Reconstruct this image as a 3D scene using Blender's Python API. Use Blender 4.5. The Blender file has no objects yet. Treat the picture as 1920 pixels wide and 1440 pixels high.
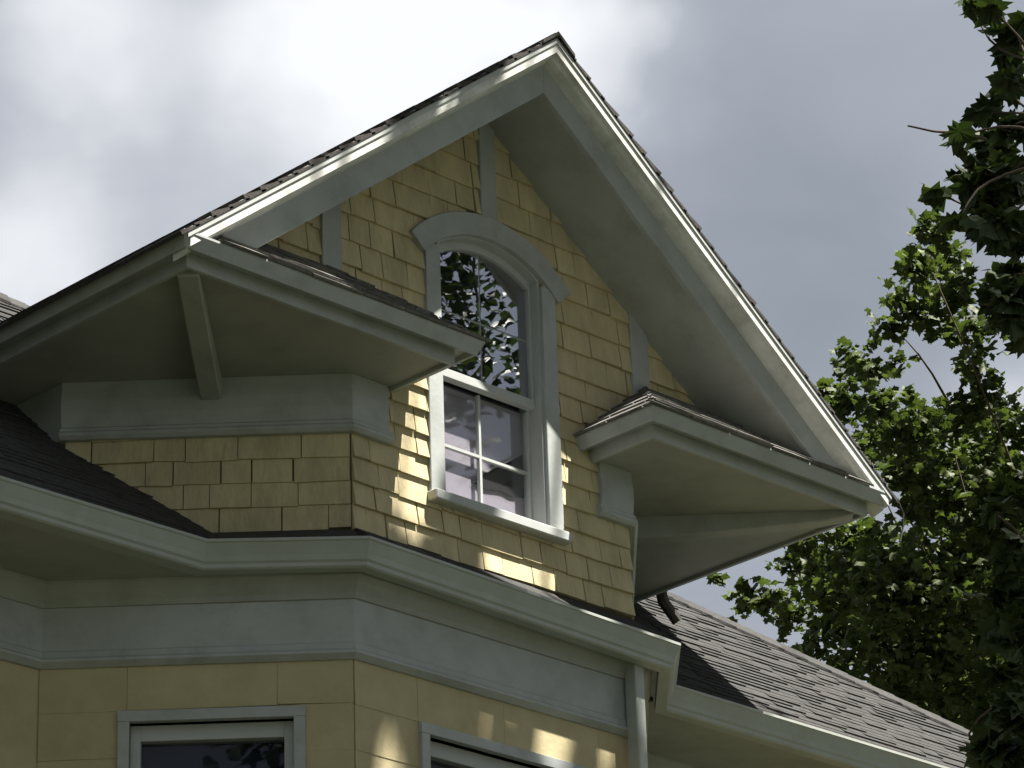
import bpy, bmesh, math, random
import numpy as np
from mathutils import Vector, Matrix
random.seed(7)
RNG = np.random.default_rng(11)
scene = bpy.context.scene
col = scene.collection
ZO = 9.18                       # house coordinates: z = 0 is 9.18 m above the ground

# ------------------------------------------------------------------ camera
CAM = np.array((-12.1954, -12.3216, -7.583))
YAW, PITCH, ROLL, FPX = 0.7867, 0.4163, -0.0335, 6775.37     # focal length in pixels of a 1920 px wide picture
_cy, _sy, _cp, _sp = math.cos(YAW), math.sin(YAW), math.cos(PITCH), math.sin(PITCH)
FWD = np.array((_sy*_cp, _cy*_cp, _sp)); _r = np.array((_cy, -_sy, 0.0)); _u = np.cross(_r, FWD)
RGT = math.cos(ROLL)*_r + math.sin(ROLL)*_u
UPV = -math.sin(ROLL)*_r + math.cos(ROLL)*_u
cd = bpy.data.cameras.new('camera'); cam = bpy.data.objects.new('camera', cd); col.objects.link(cam)
cd.sensor_width = 36.0; cd.lens = FPX/1920*36.0; cd.clip_start = 0.1; cd.clip_end = 3000
cam.matrix_world = Matrix(((RGT[0], UPV[0], -FWD[0], CAM[0]), (RGT[1], UPV[1], -FWD[1], CAM[1]),
                           (RGT[2], UPV[2], -FWD[2], CAM[2]+ZO), (0, 0, 0, 1)))
scene.camera = cam

# ------------------------------------------------------------------ sun, sky, exposure
SUN = Vector((0.51, -1.0, 2.5)).normalized()       # towards the sun: high, in front of the gable and to its right
EXPOSURE = 1.8
sd = bpy.data.lights.new('sun', 'SUN'); sd.energy = 5.0; sd.angle = math.radians(0.5); sd.color = (1.0, 0.95, 0.86)
so = bpy.data.objects.new('sun', sd); col.objects.link(so)
so.rotation_euler = SUN.to_track_quat('Z', 'Y').to_euler(); so.location = (20, -30, 60)
world = bpy.data.worlds.new('World'); scene.world = world; world.use_nodes = True
wn, wl = world.node_tree.nodes, world.node_tree.links
wn.clear()
def W(t, **k):
    n = wn.new(t)
    for a, b in k.items(): setattr(n, a, b)
    return n
def wmath(op, a, b=None, clamp=False):
    n = W('ShaderNodeMath', operation=op, use_clamp=clamp)
    for i, v in enumerate((a, b)):
        if v is None: continue
        if isinstance(v, (int, float)): n.inputs[i].default_value = v
        else: wl.new(v, n.inputs[i])
    return n.outputs[0]
sky = W('ShaderNodeTexSky', sky_type='NISHITA'); sky.sun_disc = False
sky.sun_elevation = math.asin(SUN.z); sky.sun_rotation = math.atan2(SUN.x, SUN.y)
tc = W('ShaderNodeTexCoord')
def wnoise(scale, detail, rough, off, dist=0.0):
    mp = W('ShaderNodeMapping'); mp.inputs['Location'].default_value = off
    mp.inputs['Scale'].default_value = (1, 1, 1.7)
    wl.new(tc.outputs['Generated'], mp.inputs['Vector'])
    n = W('ShaderNodeTexNoise'); n.inputs['Scale'].default_value = scale; n.inputs['Detail'].default_value = detail
    n.inputs['Roughness'].default_value = rough; n.inputs['Distortion'].default_value = dist
    wl.new(mp.outputs['Vector'], n.inputs['Vector']); return n.outputs['Fac']
def pix_dir(x, y):
    d = FWD + RGT*(x-960)/FPX - UPV*(y-720)/FPX
    return Vector(d).normalized()
# broad cloud masses: bright billows where the photograph has them, grey in between
n_big = wnoise(5.0, 3.0, 0.5, (1.3, 0.2, 0.4))
n_mid = wnoise(16.0, 5.0, 0.55, (4.1, 2.2, 0.9), 0.4)
warp = W('ShaderNodeTexNoise'); warp.inputs['Scale'].default_value = 22.0; warp.inputs['Detail'].default_value = 3.0
wl.new(tc.outputs['Generated'], warp.inputs['Vector'])
wsub = W('ShaderNodeVectorMath', operation='SUBTRACT'); wl.new(warp.outputs['Color'], wsub.inputs[0]); wsub.inputs[1].default_value = (.5, .5, .5)
wsc = W('ShaderNodeVectorMath', operation='SCALE'); wl.new(wsub.outputs[0], wsc.inputs[0]); wsc.inputs['Scale'].default_value = 0.05
wadd = W('ShaderNodeVectorMath', operation='ADD'); wl.new(tc.outputs['Generated'], wadd.inputs[0]); wl.new(wsc.outputs[0], wadd.inputs[1])
val = wmath('ADD', wmath('MULTIPLY', n_big, 0.45), wmath('ADD', wmath('MULTIPLY', n_mid, 0.18), 0.085))
CLOUDS = [(760, 60, 430, 0.50), (1120, 120, 230, 0.30), (40, 470, 260, 0.26), (150, 40, 300, 0.25), (300, 250, 820, 0.22),
          (1930, 800, 200, 0.30), (1500, 500, 430, -0.10), (-700, 200, 500, 0.3), (2700, 300, 600, 0.2), (900, -900, 700, 0.2)]
for (px, py, rad, amp) in CLOUDS:
    ds = W('ShaderNodeVectorMath', operation='DISTANCE'); wl.new(wadd.outputs[0], ds.inputs[0]); ds.inputs[1].default_value = pix_dir(px, py)
    g = W('ShaderNodeMapRange', interpolation_type='SMOOTHERSTEP')
    g.inputs['From Min'].default_value = rad/FPX*1.25; g.inputs['From Max'].default_value = 0.0
    g.inputs['To Min'].default_value = 0.0; g.inputs['To Max'].default_value = amp
    wl.new(ds.outputs['Value'], g.inputs['Value'])
    val = wmath('ADD', val, g.outputs[0])
ramp = W('ShaderNodeValToRGB'); wl.new(val, ramp.inputs['Fac'])
CS = 7.4
ramp.color_ramp.elements[0].position = 0.25; ramp.color_ramp.elements[0].color = (0.262, 0.288, 0.328, 1)
ramp.color_ramp.elements[1].position = 0.95; ramp.color_ramp.elements[1].color = (0.90, 0.91, 0.93, 1)
e = ramp.color_ramp.elements.new(0.55); e.color = (0.42, 0.445, 0.49, 1)
csc = W('ShaderNodeVectorMath', operation='SCALE'); wl.new(ramp.outputs['Color'], csc.inputs[0]); csc.inputs['Scale'].default_value = CS
mix = W('ShaderNodeMix', data_type='RGBA'); mix.inputs['Factor'].default_value = 0.93
wl.new(sky.outputs['Color'], mix.inputs['A']); wl.new(csc.outputs[0], mix.inputs['B'])
bg = W('ShaderNodeBackground'); bg.inputs['Strength'].default_value = 0.0445
wl.new(mix.outputs['Result'], bg.inputs['Color'])
wo = W('ShaderNodeOutputWorld'); wl.new(bg.outputs[0], wo.inputs['Surface'])
vs = scene.view_settings
vs.view_transform = 'Standard'; vs.look = 'None'; vs.gamma = 1.0; vs.use_curve_mapping = False; vs.exposure = EXPOSURE
scene.render.engine = 'CYCLES'

# ------------------------------------------------------------------ materials
def mat(name, base, rough=0.6, var=0.12, scale=6.0, bump=0.0, bscale=40.0, objvar=0.0, spec=0.4, dirt=None, dscale=2.0, damt=0.4, stretch=(1, 1, 1), lo=0.45, hi=0.75):
    m = bpy.data.materials.new(name); m.use_nodes = True
    N, L = m.node_tree.nodes, m.node_tree.links
    b = N['Principled BSDF']; b.inputs['Roughness'].default_value = rough; b.inputs['Specular IOR Level'].default_value = spec
    t = N.new('ShaderNodeTexCoord'); geo = N.new('ShaderNodeNewGeometry')
    mp = N.new('ShaderNodeMapping'); mp.inputs['Scale'].default_value = stretch; L.new(geo.outputs['Position'], mp.inputs['Vector'])
    n = N.new('ShaderNodeTexNoise'); n.inputs['Scale'].default_value = scale; n.inputs['Detail'].default_value = 6; n.inputs['Roughness'].default_value = 0.6
    L.new(mp.outputs['Vector'], n.inputs['Vector'])
    r = N.new('ShaderNodeMapRange'); r.inputs['From Min'].default_value = 0.25; r.inputs['From Max'].default_value = 0.75
    r.inputs['To Min'].default_value = 1-var; r.inputs['To Max'].default_value = 1+var; L.new(n.outputs['Fac'], r.inputs['Value'])
    fac = r.outputs[0]
    if objvar:
        oi = N.new('ShaderNodeObjectInfo'); r2 = N.new('ShaderNodeMapRange'); L.new(oi.outputs['Random'], r2.inputs['Value'])
        r2.inputs['To Min'].default_value = 1-objvar; r2.inputs['To Max'].default_value = 1+objvar
        mu = N.new('ShaderNodeMath'); mu.operation = 'MULTIPLY'; L.new(fac, mu.inputs[0]); L.new(r2.outputs[0], mu.inputs[1]); fac = mu.outputs[0]
    sc = N.new('ShaderNodeVectorMath'); sc.operation = 'SCALE'; sc.inputs[0].default_value = base; L.new(fac, sc.inputs['Scale'])
    out = sc.outputs[0]
    if dirt is not None:
        n2 = N.new('ShaderNodeTexNoise'); n2.inputs['Scale'].default_value = dscale; n2.inputs['Detail'].default_value = 8; n2.inputs['Roughness'].default_value = 0.65
        L.new(mp.outputs['Vector'], n2.inputs['Vector'])
        r3 = N.new('ShaderNodeMapRange'); r3.inputs['From Min'].default_value = lo; r3.inputs['From Max'].default_value = hi
        r3.inputs['To Max'].default_value = damt; L.new(n2.outputs['Fac'], r3.inputs['Value'])
        mx = N.new('ShaderNodeMix'); mx.data_type = 'RGBA'; L.new(r3.outputs[0], mx.inputs['Factor']); L.new(out, mx.inputs['A']); mx.inputs['B'].default_value = (*dirt, 1)
        out = mx.outputs['Result']
    L.new(out, b.inputs['Base Color'])
    if bump:
        n3 = N.new('ShaderNodeTexNoise'); n3.inputs['Scale'].default_value = bscale; n3.inputs['Detail'].default_value = 4
        L.new(mp.outputs['Vector'], n3.inputs['Vector'])
        bp = N.new('ShaderNodeBump'); bp.inputs['Strength'].default_value = bump; bp.inputs['Distance'].default_value = 0.01
        L.new(n3.outputs['Fac'], bp.inputs['Height']); L.new(bp.outputs[0], b.inputs['Normal'])
    return m
M = {}
M['yellow'] = mat('yellow_paint', (0.50, 0.43, 0.262), 0.65, 0.14, 11, 0.7, 38, 0.07, 0.3, dirt=(0.24, 0.21, 0.14), dscale=7, damt=0.5, stretch=(1, 1, 0.35))
M['yellow_wall'] = mat('yellow_wall_paint', (0.455, 0.392, 0.235), 0.65, 0.10, 5, 0.2, 30, 0.03, 0.3, dirt=(0.25, 0.2, 0.09), dscale=3, damt=0.35)
M['backing'] = mat('wall_backing', (0.11, 0.085, 0.04), 0.9, 0.2, 8)
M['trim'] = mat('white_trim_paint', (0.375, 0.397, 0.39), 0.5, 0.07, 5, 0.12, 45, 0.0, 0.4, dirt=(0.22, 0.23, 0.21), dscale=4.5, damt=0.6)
M['crown'] = mat('sunlit_trim_paint', (0.66, 0.67, 0.64), 0.5, 0.10, 8, 0.2, 35, 0.0, 0.4, dirt=(0.20, 0.19, 0.16), dscale=6, damt=0.55)  # trim paint made lighter; sun on the rake edge put into the colour
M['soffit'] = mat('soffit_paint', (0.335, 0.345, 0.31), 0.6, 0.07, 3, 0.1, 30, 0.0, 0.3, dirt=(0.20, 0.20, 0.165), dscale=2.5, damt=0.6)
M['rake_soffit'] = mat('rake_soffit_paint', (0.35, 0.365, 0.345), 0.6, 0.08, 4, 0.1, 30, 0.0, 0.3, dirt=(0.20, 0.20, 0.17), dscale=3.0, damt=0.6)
M['gutter'] = mat('gutter_paint', (0.37, 0.395, 0.365), 0.42, 0.06, 4, 0.05, 30, 0.0, 0.5, dirt=(0.25, 0.25, 0.20), dscale=5, damt=0.45)
M['window_paint'] = mat('window_paint', (0.42, 0.44, 0.43), 0.42, 0.05, 8, 0.05, 40, 0.0, 0.5, dirt=(0.35, 0.35, 0.32), dscale=6, damt=0.3)
M['shingle'] = mat('asphalt_shingle', (0.050, 0.050, 0.0495), 0.95, 0.35, 30, 0.5, 160, 0.18, 0.2, dirt=(0.045, 0.04, 0.038), dscale=9, damt=0.6)
M['shingle_sunlit'] = mat('sunlit_asphalt_shingle', (0.17, 0.165, 0.155), 0.95, 0.35, 30, 0.5, 160, 0.2, 0.2, dirt=(0.05, 0.045, 0.042), dscale=9, damt=0.6)  # lighter asphalt copy: sunlight on the return tabs is put into the colour
M['shingle_dark'] = mat('asphalt_edge', (0.06, 0.056, 0.052), 0.95, 0.3, 30, 0.4, 120, 0.1, 0.2)
M['dark_room'] = mat('dark_room', (0.02, 0.02, 0.022), 0.9, 0.1, 3)
M['blind'] = mat('pale_blind', (0.40, 0.375, 0.40), 0.8, 0.06, 5, 0.1, 20)
M['blue_blind'] = mat('navy_blind', (0.018, 0.02, 0.045), 0.8, 0.15, 5)
M['matt_black'] = mat('matt_black', (0.03, 0.03, 0.03), 0.9, 0.2, 8)
M['metal_dark'] = mat('dark_metal', (0.05, 0.045, 0.04), 0.5, 0.2, 10)
M['bark'] = mat('bark', (0.085, 0.068, 0.05), 0.9, 0.35, 12, 0.8, 25, 0, 0.2, stretch=(1, 1, 0.3))
M['grass'] = mat('grass', (0.024, 0.031, 0.012), 0.95, 0.3, 1.2, 0.5, 60, dirt=(0.034, 0.027, 0.018), dscale=0.3, damt=0.5)
M['path'] = mat('path_concrete', (0.32, 0.31, 0.29), 0.9, 0.12, 4, 0.2, 60)
M['brick_base'] = mat('foundation', (0.25, 0.23, 0.21), 0.9, 0.15, 6)

def leaf_mat(name, c1, c2, trans):
    m = bpy.data.materials.new(name); m.use_nodes = True; N, L = m.node_tree.nodes, m.node_tree.links
    b = N['Principled BSDF']; b.inputs['Roughness'].default_value = 0.55; b.inputs['Specular IOR Level'].default_value = 0.22
    at = N.new('ShaderNodeAttribute'); at.attribute_name = 'tone'
    oi = N.new('ShaderNodeObjectInfo'); ad = N.new('ShaderNodeMath'); ad.operation = 'ADD'; L.new(at.outputs['Fac'], ad.inputs[0])
    mu = N.new('ShaderNodeMath'); mu.operation = 'MULTIPLY'; L.new(oi.outputs['Random'], mu.inputs[0]); mu.inputs[1].default_value = 0.35
    L.new(mu.outputs[0], ad.inputs[1])
    mx = N.new('ShaderNodeMix'); mx.data_type = 'RGBA'; mx.inputs['A'].default_value = (*c1, 1); mx.inputs['B'].default_value = (*c2, 1)
    L.new(ad.outputs[0], mx.inputs['Factor']); L.new(mx.outputs['Result'], b.inputs['Base Color'])
    tr = N.new('ShaderNodeBsdfTranslucent')
    sc = N.new('ShaderNodeVectorMath'); sc.operation = 'MULTIPLY'; L.new(mx.outputs['Result'], sc.inputs[0]); sc.inputs[1].default_value = (1.5, 1.7, 0.7)
    L.new(sc.outputs[0], tr.inputs['Color'])
    ms = N.new('ShaderNodeMixShader'); ms.inputs[0].default_value = trans; L.new(b.outputs[0], ms.inputs[1]); L.new(tr.outputs[0], ms.inputs[2])
    L.new(ms.outputs[0], N['Material Output'].inputs['Surface']); return m
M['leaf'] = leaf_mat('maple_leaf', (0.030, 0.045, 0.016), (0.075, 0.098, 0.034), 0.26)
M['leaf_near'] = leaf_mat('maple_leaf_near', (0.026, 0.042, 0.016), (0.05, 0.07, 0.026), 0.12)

def glass_mat(name, refl, rough=0.0, tint=(0.75, 0.78, 0.8)):
    m = bpy.data.materials.new(name); m.use_nodes = True; N, L = m.node_tree.nodes, m.node_tree.links
    N.clear(); o = N.new('ShaderNodeOutputMaterial')
    g = N.new('ShaderNodeBsdfGlossy'); g.inputs['Roughness'].default_value = rough; g.inputs['Color'].default_value = (0.95, 0.95, 1, 1)
    t = N.new('ShaderNodeBsdfTransparent'); t.inputs['Color'].default_value = (*tint, 1)
    n = N.new('ShaderNodeTexNoise'); n.inputs['Scale'].default_value = 5.0; n.inputs['Detail'].default_value = 1
    geo = N.new('ShaderNodeNewGeometry'); L.new(geo.outputs['Position'], n.inputs['Vector'])
    bp = N.new('ShaderNodeBump'); bp.inputs['Strength'].default_value = 0.015; bp.inputs['Distance'].default_value = 0.02
    L.new(n.outputs['Fac'], bp.inputs['Height']); L.new(bp.outputs[0], g.inputs['Normal'])
    ms = N.new('ShaderNodeMixShader'); ms.inputs[0].default_value = refl; L.new(t.outputs[0], ms.inputs[1]); L.new(g.outputs[0], ms.inputs[2])
    L.new(ms.outputs[0], o.inputs['Surface']); return m
M['glass'] = glass_mat('window_glass', 0.34)
M['glass_dim'] = glass_mat('screened_glass', 0.10, 0.02, (.9, .9, .92))
M['glass_bay'] = glass_mat('bay_glass', 0.018, 0.01)

# ------------------------------------------------------------------ mesh helpers
def link(name, me, m, parent=None, bevel=0.0, smooth=False):
    o = bpy.data.objects.new(name, me); col.objects.link(o)
    if m is not None and not me.materials: me.materials.append(M[m] if isinstance(m, str) else m)
    if parent is not None:
        o.parent = parent
        if parent.type == 'EMPTY': o.matrix_parent_inverse = Matrix.Translation(-parent.location)
    if bevel:
        b = o.modifiers.new('edge', 'BEVEL'); b.width = bevel; b.segments = 1; b.limit_method = 'ANGLE'; b.angle_limit = math.radians(40)
    if smooth:
        for p in me.polygons: p.use_smooth = True
    return o
class MB:
    def __init__(s): s.v = []; s.f = []
    def add(s, vs, fs):
        k = len(s.v); s.v += [tuple(map(float, p)) for p in vs]; s.f += [tuple(i+k for i in f) for f in fs]; return s
    def box(s, a, b):
        (x0, y0, z0), (x1, y1, z1) = a, b
        return s.add([(x0,y0,z0),(x1,y0,z0),(x1,y1,z0),(x0,y1,z0),(x0,y0,z1),(x1,y0,z1),(x1,y1,z1),(x0,y1,z1)],
                     [(3,2,1,0),(4,5,6,7),(0,1,5,4),(1,2,6,5),(2,3,7,6),(3,0,4,7)])
    def prism(s, poly, fr, d0, d1):
        """polygon (u,v) in frame fr=(origin,u,v,n) between depths d0 (numbers or per-vertex lists) and d1 along n"""
        o, u, v, n = [np.array(q, float) for q in fr]; k = len(poly)
        a = d0 if hasattr(d0, '__len__') else [d0]*k; b = d1 if hasattr(d1, '__len__') else [d1]*k
        vs = [o+u*p[0]+v*p[1]+n*a[i] for i, p in enumerate(poly)] + [o+u*p[0]+v*p[1]+n*b[i] for i, p in enumerate(poly)]
        fs = [tuple(range(k-1, -1, -1)), tuple(range(k, 2*k))] + [(i, (i+1) % k, k+(i+1) % k, k+i) for i in range(k)]
        return s.add(vs, fs)
    def extrude(s, prof, path, fmap, closed=True):
        """profile (d, h) swept along a 2D polyline with mitred corners; d goes to the right of the direction"""
        P = [np.array(p, float) for p in path]; n = len(P); nr = []
        for i in range(n-1):
            t = P[i+1]-P[i]; t /= np.linalg.norm(t); nr.append(np.array((t[1], -t[0])))
        ms = []
        for i in range(n):
            if i == 0: ms.append(nr[0])
            elif i == n-1: ms.append(nr[-1])
            else: ms.append((nr[i-1]+nr[i])/(1+nr[i-1]@nr[i]))
        k = len(prof); vs = []
        for i in range(n):
            for d, h in prof:
                q = P[i]+ms[i]*d; vs.append(fmap(q[0], q[1], h, i))
        fs = []
        for i in range(n-1):
            for j in range(k if closed else k-1):
                a, b = i*k+j, i*k+(j+1) % k
                fs.append((a, b, b+k, a+k))
        if closed: fs += [tuple(range(k-1, -1, -1)), tuple((n-1)*k+j for j in range(k))]
        return s.add(vs, fs)
    def tube(s, pts, rad, seg=7):
        pts = [np.array(p, float) for p in pts]; n = len(pts); vs = []
        ref = np.array((0.3, 0.2, 1.0)) if abs((pts[-1]-pts[0])[2]) < 0.8*np.linalg.norm(pts[-1]-pts[0]) else np.array((1.0, 0.2, 0))
        for i, p in enumerate(pts):
            t = pts[min(i+1, n-1)]-pts[max(i-1, 0)]; t = t/np.linalg.norm(t)
            a = np.cross(t, ref); a /= np.linalg.norm(a); b = np.cross(t, a); r = rad[i] if hasattr(rad, '__len__') else rad
            for j in range(seg):
                w = 2*math.pi*j/seg; vs.append(p+a*r*math.cos(w)+b*r*math.sin(w))
        fs = [(i*seg+j, i*seg+(j+1) % seg, (i+1)*seg+(j+1) % seg, (i+1)*seg+j) for i in range(n-1) for j in range(seg)]
        fs += [tuple(range(seg-1, -1, -1)), tuple((n-1)*seg+j for j in range(seg))]
        return s.add(vs, fs)
    def mesh(s, name):
        me = bpy.data.meshes.new(name)
        me.from_pydata([(x, y, z+ZO) for x, y, z in s.v], [], s.f)
        bm = bmesh.new(); bm.from_mesh(me); bmesh.ops.recalc_face_normals(bm, faces=bm.faces); bm.to_mesh(me); bm.free()
        return me
    def build(s, name, m, parent=None, bevel=0.0, smooth=False, stuff=False, label=None):
        o = link(name, s.mesh(name), m, parent, bevel, smooth)
        if stuff: o['kind'] = 'stuff'
        if label: o['label'] = label
        return o
def clip(poly, a, b, c):
    """keep a*u+b*v<=c"""
    out = []
    for i in range(len(poly)):
        p, q = poly[i], poly[(i+1) % len(poly)]; fp, fq = a*p[0]+b*p[1]-c, a*q[0]+b*q[1]-c
        if fp <= 0: out.append(p)
        if (fp < 0 < fq) or (fq < 0 < fp):
            t = fp/(fp-fq); out.append((p[0]+(q[0]-p[0])*t, p[1]+(q[1]-p[1])*t))
    return out
def area(poly): return 0.5*abs(sum(poly[i][0]*poly[(i+1) % len(poly)][1]-poly[(i+1) % len(poly)][0]*poly[i][1] for i in range(len(poly))))
def plan(x, y, h, i): return (x, y, h)
def empty(name, loc, label, cat, group=None):
    o = bpy.data.objects.new(name, None); col.objects.link(o); o.location = loc; o.empty_display_size = 0.5
    o['label'] = label; o['category'] = cat
    if group: o['group'] = group
    return o
def unproject(px, py, dist):
    d = FWD + RGT*(px-960)/FPX - UPV*(py-720)/FPX
    return CAM + d/np.linalg.norm(d)*dist
def project(P):
    d = np.asarray(P)-CAM; z = d@FWD
    return np.stack([960+FPX*(d@RGT)/np.where(z > .1, z, .1), 720-FPX*(d@UPV)/np.where(z > .1, z, .1), z], -1)

# ------------------------------------------------------------------ ground
g = MB().add([(-400,-400,-ZO),(400,-400,-ZO),(400,400,-ZO),(-400,400,-ZO)], [(0,1,2,3)]).build('ground', 'grass')
g['kind'] = 'structure'
g = MB().add([(-3,-60,-ZO+.004),(-1.4,-60,-ZO+.004),(-1.4,-.4,-ZO+.004),(-3,-.4,-ZO+.004)], [(0,1,2,3)]).build('path', 'path')
g['kind'] = 'structure'

# ------------------------------------------------------------------ the house
house = empty('house', (0, 0, 0), 'yellow shingled house with grey white trim and a gabled attic dormer', 'house')
S2 = math.sqrt(0.5)
FRONT = ((0, 0, 0), (1, 0, 0), (0, 0, 1), (0, -1, 0))                    # u = x on the gable wall
LCANT = ((-1, 0, 0), (-S2, S2, 0), (0, 0, 1), (-S2, -S2, 0))              # u runs away from the corner
RCANT = ((1, 0, 0), (S2, S2, 0), (0, 0, 1), (S2, -S2, 0))
CL = 1.01*math.sqrt(2)            # length of a canted dormer wall
CLB = 1.08*math.sqrt(2)           # length of a canted bay wall
SL = 0.777                        # slope of the gable
SOF = 1.63                        # sloped soffit at the ridge line
ZS = -0.155                       # level soffit
Z0 = -0.985                       # foot of the dormer walls

# dormer walls (backing) -----------------------------------------------------
w = MB()
WO = 0.375; WB = -0.655           # window opening half width and foot
AC = 0.251; R_OUT, R_IN, R_GL = 0.789, 0.662, 0.608
arc_in = [(R_IN*math.sin(a), AC+R_IN*math.cos(a)) for a in np.linspace(-math.asin(WO/R_IN), math.asin(WO/R_IN), 17)]
w.prism([(-1.0, -1.1), (-WO, -1.1), (-WO, arc_in[0][1]), (-WO, 1.42), (-1.0, 0.93)], FRONT, -0.12, 0.0)
w.prism([(WO, -1.1), (1.0, -1.1), (1.0, 0.93), (WO, 1.42)], FRONT, -0.12, 0.0)
w.prism([(-WO, -1.1), (WO, -1.1), (WO, WB), (-WO, WB)], FRONT, -0.12, -0.001)
w.prism([(-WO, 1.42), (-WO, arc_in[0][1])] + arc_in[1:-1] + [(WO, arc_in[-1][1]), (WO, 1.42), (0, 1.7)], FRONT, -0.12, -0.001)
w.prism([(-2.2, -0.1), (-1.0, -0.1), (-1.0, 0.95), (-2.2, 0.02)], FRONT, -0.12, -0.002)
w.prism([(1.0, -0.1), (2.2, -0.1), (2.2, 0.02), (1.0, 0.95)], FRONT, -0.12, -0.002)
gable_wall = w.build('gable_wall', 'backing', house)
canted = []
for fr in (LCANT, RCANT):
    canted.append(MB().prism([(0, -1.1), (CL, -1.1), (CL, -0.1), (0, -0.1)], fr, -0.1, 0.0).build('canted_wall', 'backing', house))
for s in (-1, 1):
    MB().box((min(s*1.9, s*2.01), 1.012, -1.1), (max(s*1.9, s*2.01), 4.2, -0.1)).build('side_wall', 'yellow_wall', house)

# wall shingles: each its own wedge, thick at the foot ----------------------
def shingle(poly, fr, parent, v0, v1, m='yellow', thick=0.025, base=0.002):
    lo, hi = min(.0275, thick*random.uniform(.7, 1.3)), 0.005
    d = [base+hi+(lo-hi)*(1-min(1, max(0, (p[1]-v0)/(v1-v0)))) for p in poly]
    MB().prism(poly, fr, base, d).build('shingle', m, parent)
def course(fr, parent, v0, v1, u0, u1, clips=(), wmin=.12, wmax=.30, **k):
    m_gap = k.get('m') != 'yellow_wall'
    u = u0; first = True
    while u < u1-1e-6:
        wd = random.uniform(wmin, wmax)*(random.uniform(.4, 1) if first else 1); first = False
        e = u+wd
        if u1-e < wmin*.6: e = u1
        gap = random.choice((.003, .004, .006, .010)) if m_gap else .002
        j = random.uniform(-.006, .004)
        b0, b1 = v0+j, v0+j+random.uniform(-.005, .005)
        poly = [(u+gap*.5, b0), (e-gap*.5, b1), (e-gap*.5, v1), (u+gap*.5, v1)]
        for c in clips: 
            if len(poly) > 2: poly = clip(poly, *c)
        if len(poly) > 2 and area(poly) > 4e-4: shingle(poly, fr, parent, v0, v1, **k)
        u = e
EXPO = 0.1285
rows = [Z0+EXPO*i for i in range(11)]
while rows[-1] < 1.7: rows.append(rows[-1]+0.150)
gclip = [(SL, 1, SOF-0.005+0.03), (-SL, 1, SOF-0.005+0.03)]
for ri_, v0 in enumerate(rows[:-1]):
    v1 = rows[ri_+1]+0.004
    half = 1.0 if v0 < -0.06 else 2.15
    if v0 > SOF: break
    half = min(half, (SOF+0.03-v0)/SL)
    if half < .03: break
    c = list(gclip)
    hole = None
    if v0 < WB-0.06: hole = None
    elif v0 < arc_in[0][1]-.02: hole = WO+0.02
    elif v0 < AC+R_IN: hole = min(WO+.02, math.sqrt(max(0, R_IN**2-(v0-AC)**2))+.02)
    if v0 < WB-0.06 < v1:
        course(FRONT, gable_wall, v0, v1, -half, -WO-.02, c); course(FRONT, gable_wall, v0, WB-.02, -WO-.02, WO+.02, c); course(FRONT, gable_wall, v0, v1, WO+.02, half, c)
    elif hole is None: course(FRONT, gable_wall, v0, v1, -half, half, c)
    else:
        course(FRONT, gable_wall, v0, v1, -half, -hole, c); course(FRONT, gable_wall, v0, v1, hole, half, c)
for fr, par in zip((LCANT, RCANT), canted):
    for v0 in rows[:5]: course(fr, par, v0, v0+EXPO+.004, 0.0, CL, wmin=.12, wmax=.36, thick=.020 if par is canted[0] else .008)

# frieze round the dormer, with the scrolled ends on the gable wall ----------
for s in (-1, 1):
    path = [(-2.01, 3.2), (-2.01, 1.01), (-1, 0), (-.77, 0)] if s < 0 else [(.77, 0), (1, 0), (2.01, 1.01), (2.01, 3.2)]
    MB().extrude([(-.02, -.463), (.030, -.463), (.034, -.40), (.040, -.33), (.040, -.26), (.034, -.20), (.034, ZS-.002), (-.02, ZS-.002)], path, plan).build('frieze', 'trim', house)
    path = [(-2.01, 3.2), (-2.01, 1.01), (-1, 0), (-.75, 0)] if s < 0 else [(.75, 0), (1, 0), (2.01, 1.01), (2.01, 3.2)]
    MB().extrude([(.0, -.474), (.040, -.474), (.056, -.457), (.056, -.440), (.046, -.430), (.046, -.414), (.036, -.406), (.0, -.406)], path, plan).build('frieze_moulding', 'trim', house)
# vertical strips in the gable -------------------------------------------------
for x0, x1, zt, zb in ((-1.20, -1.065, 0.9, 0.30), (-.059, .059, 1.66, 1.0), (1.065, 1.20, 0.9, 0.30)):
    ztop = [SOF+.04-SL*abs(x) for x in (x0, x1)]
    MB().prism([(x0, zb), (x1, zb), (x1, ztop[1]), (x0, ztop[0])], FRONT, 0.0, 0.032).build('trim_strip', 'trim', house, 0.004)

# gable roof -----------------------------------------------------------------
LBX, LBY, RTX = 2.445, 0.470, 0.722       # faces of the lower eave board and of the return's end
YB = 5.6
cs = [(0, 1.900), (2.52, 1.900-SL*2.52), (2.52, -.105), (LBX, -.105), (LBX, ZS+.003), ((SOF-ZS)/SL, ZS+.003), (0, SOF)]
cs = cs + [(-x, z) for x, z in cs[-2:0:-1]]
XZ = ((0, 0, 0), (1, 0, 0), (0, 0, 1), (0, 1, 0))
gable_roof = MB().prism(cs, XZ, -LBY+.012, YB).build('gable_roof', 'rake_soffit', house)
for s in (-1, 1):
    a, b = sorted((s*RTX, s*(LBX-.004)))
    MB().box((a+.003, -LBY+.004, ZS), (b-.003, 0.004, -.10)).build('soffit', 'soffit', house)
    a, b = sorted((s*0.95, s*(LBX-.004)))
    MB().box((a, 0.0045, ZS), (b-.003, 2.2, -.10)).build('soffit', 'soffit', house)
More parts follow.
